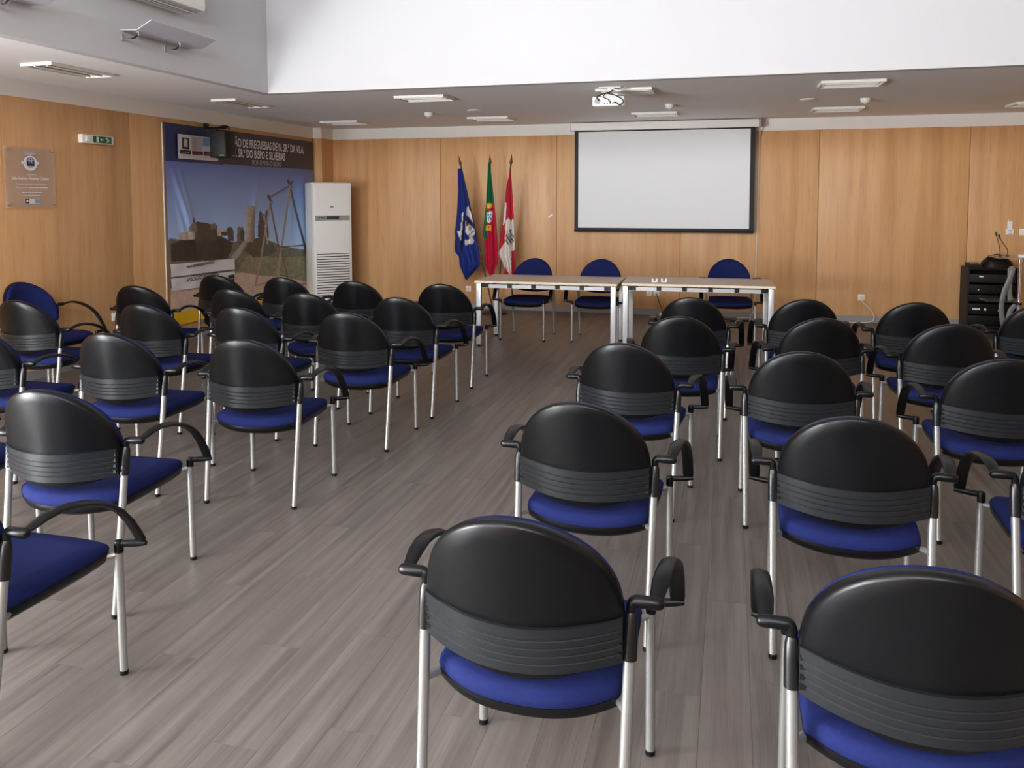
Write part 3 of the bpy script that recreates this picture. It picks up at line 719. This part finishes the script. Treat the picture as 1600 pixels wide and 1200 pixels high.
# loudspeaker
e = empty('loudspeaker', (-5.90, 8.65, 2.14), math.radians(8), 'black loudspeaker on a wall bracket in front of the banner header', 'loudspeaker')
MB().box((-.10, -.13, 0), (.10, .13, .318)).build('cabinet', 'rack_black', e, bevel=.010, smooth=True)
box('grille', (-.088, -.138, .012), (.088, -.129, .306), 'rack_grey', e, bevel=.004)
box('badge', (.02, -.1395, .022), (.078, -.137, .032), 'grey_plastic', e)
box('badge', (.1005, .02, .022), (.102, .09, .032), 'grey_plastic', e)
MB().tube([(-.22, .05, .36), (-.08, .05, .365), (.02, .04, .365), (.05, .0, .36)], .014, 8).build('bracket_arm', 'rack_black', e, smooth=True)
MB().box((-.04, -.08, .316), (.05, .09, .333)).build('bracket_clamp', 'rack_black', e, bevel=.004, smooth=True)
MB().tube([(.05, .07, .345), (.06, .04, .375), (.03, -.02, .385), (-.02, -.03, .37)], .009, 8).build('bracket_loop', 'rack_black', e, smooth=True)
box('wall_plate', (-.242, .01, .30), (-.215, .09, .42), 'rack_black', e)

# ------------------------------------------------------------------ acrylic plaque and exit sign on the left wall
pl = empty('wall_plaque', (XL, 6.055, 1.575), 0, 'clear acrylic wall plaque with crest and white lettering', 'plaque')
box('acrylic_sheet', (.022, -.272, 0), (.028, .272, .545), 'plaque_tint', pl)
for y in (-.245, .245):
    for z in (.028, .517):
        MB().lathe([(.008, 0), (.008, .03), (.011, .031), (.011, .037), (.008, .039)], 12, Matrix.Translation((0, y, z))@Matrix.Rotation(math.pi/2, 4, 'Y')).build('standoff', 'chrome', pl, smooth=True)
def plq(y, z, x=.0285): return basis((x, y, z), (0, 1, 0), (0, 0, 1))
text('lettering', 'Auditório', .026, 'text_white', pl, plq(0.01, .292), 'CENTER')
text('lettering', 'João António Abrantes Caldeira', .036, 'text_white', pl, plq(0.0, .252), 'CENTER', xscale=.86, bold=.0008)
text('lettering', 'Presidente da Junta de Freguesia de Nossa', .023, 'text_white', pl, plq(0.01, .205), 'CENTER', xscale=.86)
text('lettering', 'Senhora da Vila', .023, 'text_white', pl, plq(-.10, .175), 'CENTER', xscale=.9)
fine = MB()                                            # the rest is too small to read
for (y0, y1, z) in ((-.02, .185, .181), (-.10, .12, .137), (-.075, .10, .113)):
    y = y0
    while y < y1:
        l = random.uniform(.008, .022); fine.box((.0283, y, z-.004), (.0292, min(y+l, y1), z+.004)); y += l+.006
fine.build('fine_print', 'text_white', pl)
cr = MB().lathe([(.074, 0), (.074, .0015)], 28, Matrix.Translation((.0282, 0, .400))@Matrix.Rotation(math.pi/2, 4, 'Y')@Matrix.Diagonal((.92, 1, 1, 1))).build('crest', 'text_white', pl)
MB().lathe([(.052, 0), (.052, .001)], 24, Matrix.Translation((.0296, 0, .408))@Matrix.Rotation(math.pi/2, 4, 'Y')).build('crest_field', 'text_grey', cr)
box('crest_castle', (.0305, -.040, .378), (.0315, .040, .398), 'navy_ink', cr)
for y in (-.030, 0, .030): box('crest_tower', (.0305, y-.010, .398), (.0315, y+.010, .425 if y else .415), 'navy_ink', cr)
for y in (-.028, 0, .028): MB().lathe([(.008, 0), (.008, .001)], 12, Matrix.Translation((.0305, y, .438))@Matrix.Rotation(math.pi/2, 4, 'Y')).build('crest_disc', 'navy_ink', cr)
for y in (-.084, .084): MB().lathe([(.013, 0), (.013, .0015)], 12, Matrix.Translation((.0282, y, .405))@Matrix.Rotation(math.pi/2, 4, 'Y')).build('ribbon_end', 'text_white', cr)
MB().rings([[(x, y, z) for y, z in ((-.055, .475), (.055, .475), (.055, .50), (.035, .488), (.02, .50), (0, .488), (-.02, .50), (-.035, .488), (-.055, .50))] for x in (.0283, .0296)]).build('mural_crown', 'text_grey', cr)
lg = box('logo_block', (.0283, -.075, .035), (.0295, .090, .082), 'paper_white', pl)
box('logo_square', (.0296, -.072, .037), (.0304, -.030, .080), 'navy_ink', lg); box('logo_square', (.0296, .032, .040), (.0304, .088, .078), mat('logo_blue', srgb(120, 160, 190), .5), lg)
MB().lathe([(.011, 0), (.011, .001)], 12, Matrix.Translation((.0305, -.051, .060))@Matrix.Rotation(math.pi/2, 4, 'Y')).build('logo_dot', 'text_white', lg)

ex = empty('exit_sign', (XL, 6.87, 2.20), 0, 'green emergency exit light with running figure on the left wall', 'exit sign')
box('housing', (0, -.215, 0), (.055, .205, .085), 'cream_plastic', ex, bevel=.008)
box('green_panel', (.055, -.075, .010), (.0565, .170, .076), 'exit_green', ex)
box('lamp_unit', (.055, -.175, .018), (.066, -.115, .068), 'white_plastic', ex, bevel=.005)
box('door_symbol', (.0566, -.034, .016), (.0574, -.006, .070), 'exit_white', ex)
MB().rings([[(x, y, z) for y, z in ((.015, .043), (.032, .058), (.032, .048), (.060, .048), (.060, .038), (.032, .038), (.032, .028))] for x in (.0566, .0574)]).build('arrow', 'exit_white', ex)
rf = MB()
for pts, r in (([(.0572, .112, .052), (.0572, .122, .036)], .006), ([(.0572, .122, .036), (.0572, .108, .026), (.0572, .098, .016)], .0045), ([(.0572, .122, .036), (.0572, .140, .028), (.0572, .150, .028)], .0045), ([(.0572, .112, .052), (.0572, .098, .052), (.0572, .090, .062)], .004), ([(.0572, .112, .052), (.0572, .128, .050), (.0572, .134, .042)], .004)):
    rf.tube(pts, r, 6, flat=((1, 0, 0), .12, 1))
rf.lathe([(.007, 0), (.007, .001)], 12, Matrix.Translation((.0566, .106, .064))@Matrix.Rotation(math.pi/2, 4, 'Y'))
rf.build('running_figure', 'exit_white', ex)

# ------------------------------------------------------------------ flags
YF = 11.22
base = (-3.26, YF, 0)
e = empty('flag_stand', base, 0, 'dark round flag stand on the floor behind the table', 'flag stand')
MB().lathe([(.19, 0), (.19, .02), (.16, .035), (.06, .05), (.05, .11), (.045, .115)], 28).build('foot', 'pole_wood', e, smooth=True)
def flag(tip_px, outline_l, outline_r, paint, label, seed, foot_dx, name):
    tip = on_y(*tip_px, YF)
    root = (base[0]+foot_dx, YF, .1155)
    e = empty(name, root, 0, label, 'flag', 'flags on one stand')
    d = Vector(tip)-Vector(root)
    MB().tube([(0, 0, 0), tuple(d*.93)], .011, 10).build('pole', 'pole_wood', e, smooth=True)
    t = d.normalized(); q = t.to_track_quat('Z', 'Y').to_matrix().to_4x4()
    MB().lathe([(.010, -.165), (.014, -.160), (.012, -.14), (.020, -.125), (.024, -.115), (.012, -.06), (.001, 0)], 12, Matrix.Translation(d)@q).build('spearhead', 'finial_metal', e, smooth=True)
    # cloth: pleated closed bundle following the outline
    Ll = [on_y(u, v, YF) for u, v in outline_l]; Lr = [on_y(u, v, YF) for u, v in outline_r]
    zt_ = max(Ll[0][2], Lr[0][2]); zl = min(p[2] for p in Ll); zr = min(p[2] for p in Lr)
    nz, na = 90, 96
    def interp(L, z):
        zs = [p[2] for p in L][::-1]; xs = [p[0] for p in L][::-1]; return np.interp(z, zs, xs)
    rs = np.random.RandomState(seed); ph = rs.rand(4)*6.28
    P_ = np.zeros((nz, na, 3)); zlow = min(zl, zr)
    for i in range(nz):
        s = i/(nz-1); z = zt_+(zlow-zt_)*s
        a, b = interp(Ll, z), interp(Lr, z); wd = max(b-a, .004); cx_ = (a+b)/2
        dep = min(.30*wd+.012, .075)*(1 if s < .97 else .6)
        for j in range(na):
            th = 2*math.pi*j/na
            c, s_ = math.cos(th), math.sin(th)
            x = cx_+wd/2*c
            pleat = (1-abs(c)**6)*min(.036, wd*.15)*math.sin(6.4*c+ph[0]+1.6*s*math.sin(ph[1]))
            y = -dep*s_*.8+pleat*(1 if s_ > 0 else -1)
            P_[i, j] = (x, YF-.035+y, z)
    Uc, Vc = to_px(P_)
    Cc = paint(Uc, Vc)
    P_ -= np.array(root)
    P2 = np.concatenate([P_, P_[:, :1]], 1); C2 = np.concatenate([Cc, Cc[:, :1]], 1)
    grid_mesh('cloth', P2, C2, FLAGM, e)
def painter(bg, items):
    def f(Uc, Vc):
        A = np.zeros(Uc.shape+(3,)); A[:] = lin(bg)
        for poly, c in items: A[inpoly(Uc, Vc, poly)] = lin(c)
        return A
    return f
blue = painter((34, 50, 124), [
    ([(729, 325), (732, 322), (733, 327), (740, 336), (744, 352), (738, 346), (729, 335)], (216, 216, 214)), ([(728, 337), (742, 357), (743, 362), (728, 342)], (30, 36, 60)),
    ([(721, 333), (724, 332), (724, 345), (722, 358), (720, 375), (714, 362), (719, 360), (721, 345)], (218, 218, 216)), ([(727, 345), (742, 359), (731, 368), (727, 362)], (214, 210, 206)),
    ([(728, 346), (732, 349), (730, 354), (728, 354)], (110, 36, 40)), ([(734, 353), (738, 356), (735, 360), (732, 358)], (150, 140, 136)), ([(727, 370), (744, 360), (744, 362), (727, 373)], (26, 32, 60)),
    ([(733, 368), (739, 363), (743, 361), (741, 367), (738, 370), (741, 376), (738, 382), (727, 382), (727, 375), (735, 374)], (216, 214, 206)),
    ([(724, 334), (727, 334), (727, 345), (725, 372), (720, 402), (719, 385), (722, 360)], (20, 24, 44))])
port = painter((182, 24, 56), [
    ([(750, 240), (780, 240), (780, 319), (758, 319), (758, 372), (750, 372)], (14, 98, 62)), ([(753, 319), (760.5, 319), (760.5, 375), (750, 375)], (14, 104, 66)),
    ([(760, 319), (769, 319), (770, 322), (766, 327), (763, 328), (760.5, 325)], (222, 178, 62)), ([(762, 327), (769, 324), (770, 332), (762, 334)], (150, 26, 40)),
    ([(760.5, 333), (766, 330), (769.5, 330), (769, 343), (765, 349), (760.5, 346)], (232, 232, 236)), ([(762, 334.5), (764, 334), (764, 337), (762, 337.5)], (60, 84, 130)), ([(766, 334), (768.5, 333.5), (768, 336), (766, 336.5)], (60, 84, 130)),
    ([(763.8, 337.5), (766, 337), (766, 340), (763.8, 340.5)], (60, 84, 130)), ([(762, 341), (764, 341), (764, 344), (762, 344)], (60, 84, 130)), ([(766, 341), (768, 341), (768, 344), (766, 344)], (60, 84, 130)),
    ([(759, 352), (768, 351.5), (767.5, 361), (759, 361)], (226, 170, 44)), ([(762, 354), (765, 353.5), (764, 357), (762, 357)], (170, 60, 40))])
redw = painter((182, 34, 54), [
    ([(789, 317), (791.5, 316), (790, 345), (787, 352), (784.5, 352)], (236, 226, 226)), ([(790, 345), (794, 341), (799, 345), (802, 341), (804, 352), (804, 390), (799, 396), (799, 430), (790, 430), (776, 398), (783, 387), (789, 378), (788, 360)], (216, 206, 198)),
    ([(788, 352), (790, 360), (788, 378), (783, 388), (780, 392), (782, 375), (785, 356)], (196, 36, 44)), ([(790, 362), (794, 358), (800, 361), (803, 370), (802, 381), (797, 386), (791, 378)], (190, 186, 184)),
    ([(795, 358), (800, 359), (797, 364)], (34, 36, 42)), ([(791, 366), (800, 378), (799, 381), (790, 369)], (40, 48, 52)), ([(794, 364), (803, 376), (802, 379), (794, 367)], (40, 48, 52)), ([(797, 363), (803, 369), (803, 372), (797, 366)], (60, 66, 66)), ([(790, 373), (797, 383), (795, 384), (790, 376)], (90, 60, 64)),
    ([(799, 392), (810, 392), (810, 432), (799, 432)], (170, 34, 52)), ([(789, 416), (797, 431), (787, 431)], (190, 40, 50))])
flag((716.5, 243), [(716.5, 264), (717, 300), (715, 335), (712, 362), (712.5, 372), (711, 388), (713, 395), (718, 400), (719.5, 415), (729, 437.5)],
     [(723, 264), (727, 285), (733, 315), (738, 335), (744, 365), (749, 392), (752, 414), (740, 427), (730, 437.5)], blue, 'blue flag with white coat of arms hanging on a leaning pole', 1, -.035, 'blue_flag')
flag((765.3, 241), [(764, 255), (762, 290), (760.5, 318), (757.5, 345), (755.5, 367), (758, 372), (758.5, 400), (760.5, 418), (767, 432)],
     [(767, 255), (770, 285), (773, 315), (776.5, 348), (778.5, 380), (779, 412), (774, 419), (773, 431), (769, 432)], port, 'green and red flag with yellow and white emblem on the middle pole', 2, 0.0, 'green_and_red_flag')
flag((799.8, 241), [(798, 268), (792.5, 290), (790, 316), (787, 348), (782, 376), (780, 397), (785.5, 409), (789, 420), (788, 430)],
     [(799.5, 268), (801.5, 300), (803.5, 335), (804.5, 365), (806, 392), (807, 430)], redw, 'red and white flag with grey emblem beside the table chair', 3, .035, 'red_and_white_flag')

# ------------------------------------------------------------------ sockets, switches, small wall things
def socket(name, pos, face, label, group='white wall sockets', w_=.082, h_=.082, double=False):
    """face: 'back' or 'left' wall"""
    e = empty(name, pos, 0 if face == 'back' else math.pi/2, label, 'socket', group)
    MB().box((-w_/2, -.012, -h_/2), (w_/2, 0, h_/2)).build('plate', 'white_plastic', e, bevel=.004, smooth=True)
    MB().lathe([(.024, 0), (.024, .002), (.020, .003)], 16, Matrix.Translation((0, -.012, 0))@Matrix.Rotation(math.pi/2, 4, 'X')).build('insert', 'cream_plastic', e, smooth=True)
    for s in (-1, 1): MB().lathe([(.0035, 0), (.0035, .001)], 8, Matrix.Translation((s*.009, -.0151, 0))@Matrix.Rotation(math.pi/2, 4, 'X')).build('pin_hole', 'gloss_black', e)
    return e
p = on_y(1345.5, 464.5, YB); s1 = socket('wall_socket', (p[0], YB, p[2]), 'back', 'white wall socket with a plugged cable between table and equipment rack')
pg = empty('plug_lead', (p[0], YB-.018, p[2]), 0, 'white plug and lead hanging from the socket near the equipment rack', 'cable')
MB().lathe([(.019, 0), (.019, .02), (.012, .03), (.008, .035)], 14, Matrix.Rotation(math.pi/2, 4, 'X')).build('plug', 'white_plastic', pg, smooth=True)
cable('lead', [(0, -.03, 0), (.01, -.045, -.06), (.09, -.04, -.13), (.15, -.03, -.22), (.14, -.05, -.30), (.0, -.07, -p[2]+.008), (-.25, -.09, -p[2]+.008), (-.5, -.08, -p[2]+.008), (-.85, -.16, -p[2]+.008), (-1.15, -.22, -p[2]+.008)], .006, 'cable_white', pg)
p = on_y(1014.5, 458, YB); socket('wall_socket', (p[0], YB, p[2]), 'back', 'dark-slotted white wall socket below the table rail, left of its pair')
p2 = on_y(1026, 457.5, YB); socket('wall_socket', (p2[0], YB, p2[2]), 'back', 'white wall socket with a plug below the table, right of its pair')
pg = empty('plug_lead', (p2[0], YB-.018, p2[2]), 0, 'thin lead from the socket behind the table to a white floor box', 'cable')
MB().lathe([(.022, 0), (.022, .025), (.010, .035)], 14, Matrix.Rotation(math.pi/2, 4, 'X')).build('plug', 'white_plastic', pg, smooth=True)
cable('lead', [(0, -.03, 0), (.02, -.04, -.06), (.05, -.04, -.15), (.09, -.05, -.25), (.10, -.07, -p2[2]+.035)], .005, 'cable_black', pg)
box('power_box', (.05, -.11, -p2[2]), (.13, -.05, -p2[2]+.04), 'white_plastic', pg, bevel=.006)
p = on_y(732, 451, YB); socket('wall_socket', (p[0], YB, p[2]), 'back', 'white wall socket beside the flag-side table leg')
p = on_x(179, 495, XL); socket('wall_socket', (XL, p[1], p[2]), 'left', 'white wall socket low on the left wall beside the banner')
p = on_y(1577, 357, YB)
e = empty('wireless_receiver', (p[0], YB, p[2]-.06), 0, 'white wireless box with short antenna on the wall above the lectern', 'receiver')
MB().box((-.045, -.03, -.02), (.045, 0, .05)).build('base', 'white_plastic', e, bevel=.005, smooth=True)
MB().box((-.026, -.026, .05), (.030, 0, .15)).build('upper_unit', 'white_plastic', e, bevel=.006, smooth=True)
MB().tube([(-.018, -.014, .148), (-.018, -.014, .180)], .004, 8).build('antenna', 'white_plastic', e, smooth=True)
for k in range(2): box('label_mark', (-.018, -.0312, -.012+k*.04), (.022, -.0298, -.004+k*.04), 'text_dark', e)
p = on_y(1599, 362.5, YB)
e = empty('light_switch', (p[0]+.03, YB, p[2]), 0, 'white switch plate on the wall above the lectern, beside the wireless box', 'switch')
MB().box((-.08, -.012, -.042), (.08, 0, .042)).build('plate', 'white_plastic', e, bevel=.004, smooth=True)
for s in (-1, 1): MB().box((s*.038-.030, -.017, -.030), (s*.038+.030, -.011, .030)).build('rocker', 'cream_plastic', e, bevel=.003, smooth=True)
for s in (-1, 1): MB().tube([(.0-.008*s, -.0178, -.010), (.0+.008*s, -.0178, .010)], .002, 6).build('cross_mark', 'text_dark', e)

p = on_y(860, 337.5, YB)
tp = MB().box((-.042, -.004, -.012), (.042, 0, .012), Matrix.Translation((p[0], YB, p[2]))@Matrix.Rotation(-.65, 4, 'Y')).build('tape_scrap', 'cream_plastic')
tag(tp, 'small pale scrap of tape stuck on the wood wall between flags and screen', 'tape')

# ------------------------------------------------------------------ equipment rack
rx0, rx1, ry0, ry1, rz = 2.87, 3.45, 11.30, 11.62, .785
e = empty('equipment_rack', ((rx0+rx1)/2, (ry0+ry1)/2, 0), 0, 'black audio equipment rack against the wood wall', 'equipment rack')
a, b_ = (rx1-rx0)/2, (ry1-ry0)/2
box('side_panel', (-a, -b_, .03), (-a+.025, b_, rz), 'rack_grey', e); box('side_panel', (a-.025, -b_, .03), (a, b_, rz), 'rack_black', e)
box('top_panel', (-a+.025, -b_, rz-.025), (a-.025, b_, rz), 'rack_black', e); box('bottom_panel', (-a+.025, -b_, .03), (a-.025, b_, .06), 'rack_black', e)
box('back_panel', (-a+.025, b_-.02, .06), (a-.025, b_, rz-.025), 'rack_black', e)
for z0, z1, mt, marks in ((.60, .70, 'rack_grey', ((-.15, .665, .045, .016),)), (.46, .57, 'rack_black', ((-.16, .50, .012, .012),)), (.36, .44, 'rack_black', ()), (.20, .33, 'rack_black', ((-.215, .255, .085, .020), (-.085, .250, .024, .024), (.07, .245, .024, .024))), (.07, .18, 'rack_black', ())):
    u = MB().box((-a+.03, -b_+.02, z0), (a-.03, b_-.06, z1)).build('rack_unit', mt, e, bevel=.004, smooth=True)
    for (mx_, mz_, mw, mh) in marks: box('indicator', (mx_, -b_+.016, mz_), (mx_+mw, -b_+.020, mz_+mh), 'white_light_mark', u)
    for k in range(4): MB().lathe([(.009, 0), (.009, .012), (.006, .014)], 10, Matrix.Translation((.02+k*.05, -b_+.02, (z0+z1)/2))@Matrix.Rotation(math.pi/2, 4, 'X')).build('knob', 'rack_grey', u, smooth=True)
for x in (-a+.06, a-.06):
    for y in (-b_+.06, b_-.06): MB().lathe([(.022, 0), (.022, .03)], 10, Matrix.Translation((x, y, 0))).build('caster', 'gloss_black', e, smooth=True)
mx = empty('mixer', (2.975, 11.44, rz), math.radians(4), 'flat black mixer lying on the equipment rack', 'mixer')
MB().rings([[(x, y, z) for y, z in ((-.10, 0), (.10, 0), (.10, .05), (-.09, .03))] for x in (-.07, .07)]).build('case', 'rack_grey', mx)
for k in range(4): MB().lathe([(.007, 0), (.006, .014)], 8, Matrix.Translation((-.045+k*.03, -.02, .0395))).build('knob', 'grey_plastic', mx)
bg = empty('black_bag', (3.235, 11.45, rz), 0, 'soft black bag slumped on the equipment rack', 'bag')
R = []
for k in range(9):
    t_ = k/8; r = (1-t_**2.2)**.5
    R.append([((.165*r+.004)*math.copysign(abs(math.cos(q))**.7, math.cos(q))+.01*math.sin(3*q+k), (.13*r+.003)*math.copysign(abs(math.sin(q))**.7, math.sin(q)), .165*t_+(.006*math.sin(4*q) if 0 < k < 8 else 0)) for q in [2*math.pi*j/28 for j in range(28)]])
MB().rings(R).build('body', 'rack_black', bg, smooth=True, angle=80)
cable('handle', [(-.08, -.10, .10), (-.05, -.135, .13), (.0, -.14, .14), (.06, -.13, .12), (.09, -.10, .09)], .009, 'rack_grey', bg)

# ------------------------------------------------------------------ glass lectern with microphones
lx, ly = 3.20, 10.72
e = empty('glass_lectern', (lx, ly, 0), math.radians(0), 'clear glass lectern with chrome tube and grey curved supports, before the equipment rack', 'lectern')
box('glass_base', (-.28, -.22, 0), (.34, .22, .015), 'acrylic', e, bevel=.003)
box('glass_shelf', (-.30, -.16, .445), (.36, .18, .457), 'acrylic', e, bevel=.002)
box('glass_top', (-.22, -.20, .955), (.40, .22, .967), 'acrylic', e, bevel=.002)
MB().tube([(.075, 0, .015), (.075, 0, .955)], .022, 16).build('chrome_tube', 'chrome', e, smooth=True)
MB().tube([(.34, .02, .46), (.34, .02, .955)], .014, 12).build('chrome_tube', 'chrome', e, smooth=True)
MB().tube([(.075, 0, .40), (.075, 0, .44)], .034, 16).build('shelf_clamp', 'gloss_black', e, smooth=True)
MB().tube([(.075, 0, .90), (.075, 0, .953)], .036, 16).build('top_clamp', 'chrome', e, smooth=True)
f1 = [(-.01, -.03, .80), (-.04, -.03, .70), (-.085, -.03, .58), (-.108, -.03, .46), (-.115, -.03, .36), (-.10, -.03, .22), (-.06, -.03, .06), (-.05, -.03, .016)]
f2 = [(-.02, .02, .82), (-.02, .02, .70), (-.025, .02, .56), (-.005, .02, .45)]
f3 = [(.05, .02, .40), (.0, .02, .34), (-.03, .02, .22), (-.055, .02, .06), (-.05, .02, .016)]
for q in (f1, f2, f3):
    MB().tube(q, 1, 10, flat=((1, 0, 0), .028, .012)).build('curved_support', 'smoked_grey', e, smooth=True)
MB().lathe([(.0, -.014), (.034, -.012), (.036, 0), (.034, .012), (0, .014)], 16, Matrix.Translation((-.012, -.005, .82))@Matrix.Rotation(math.pi/2, 4, 'X')).build('support_boss', 'smoked_grey', e, smooth=True)
ZT = .967
for k, (x0_, tip) in enumerate((((-.14, .0), (-.185, .0, .245)), ((-.055, .02), (-.145, .02, .215)))):
    mm = empty('gooseneck_microphone', (lx+x0_[0], ly+x0_[1], ZT), 0, ['slim gooseneck microphone standing almost upright on the glass lectern', 'slim gooseneck microphone leaning over on the glass lectern'][k], 'microphone', 'lectern microphones')
    dx = tip[0]-x0_[0]
    cable('gooseneck', [(0, 0, .012), (-.004, 0, .08), (dx*.45, 0, tip[2]*.65), (dx, 0, tip[2])], .0045, 'cable_black', mm)
    MB().tube([(dx*.93, 0, tip[2]*.96), (dx*1.02, 0, tip[2]+.008), (dx*1.1, 0, tip[2]+.035), (dx*1.12, 0, tip[2]+.042)], [.007, .011, .011, .006], 10).build('capsule', 'cable_black', mm, smooth=True)
    MB().lathe([(.016, 0), (.016, .008), (.007, .014)], 12).build('base', 'gloss_black', mm, smooth=True)
cb = empty('small_white_box', (lx+.045, ly-.13, ZT), 0, 'small white box on the front edge of the glass lectern', 'box')
MB().box((-.035, -.025, 0), (.035, .025, .032)).build('case', 'white_plastic', cb, bevel=.004, smooth=True)
box('lid', (-.033, -.023, .032), (.033, .023, .036), 'cream_plastic', cb)
fc = cable('floor_cable', [(.30, 11.40, .010), (.12, 11.32, .010), (-.1, 11.38, .010), (-.2, 11.28, .010), (.02, 11.2, .010), (.2, 11.28, .010), (.45, 11.22, .010), (.9, 11.35, .010)], .007, 'cable_black')
tag(fc, 'tangled dark cable on the floor below the screen, behind the table', 'cable')
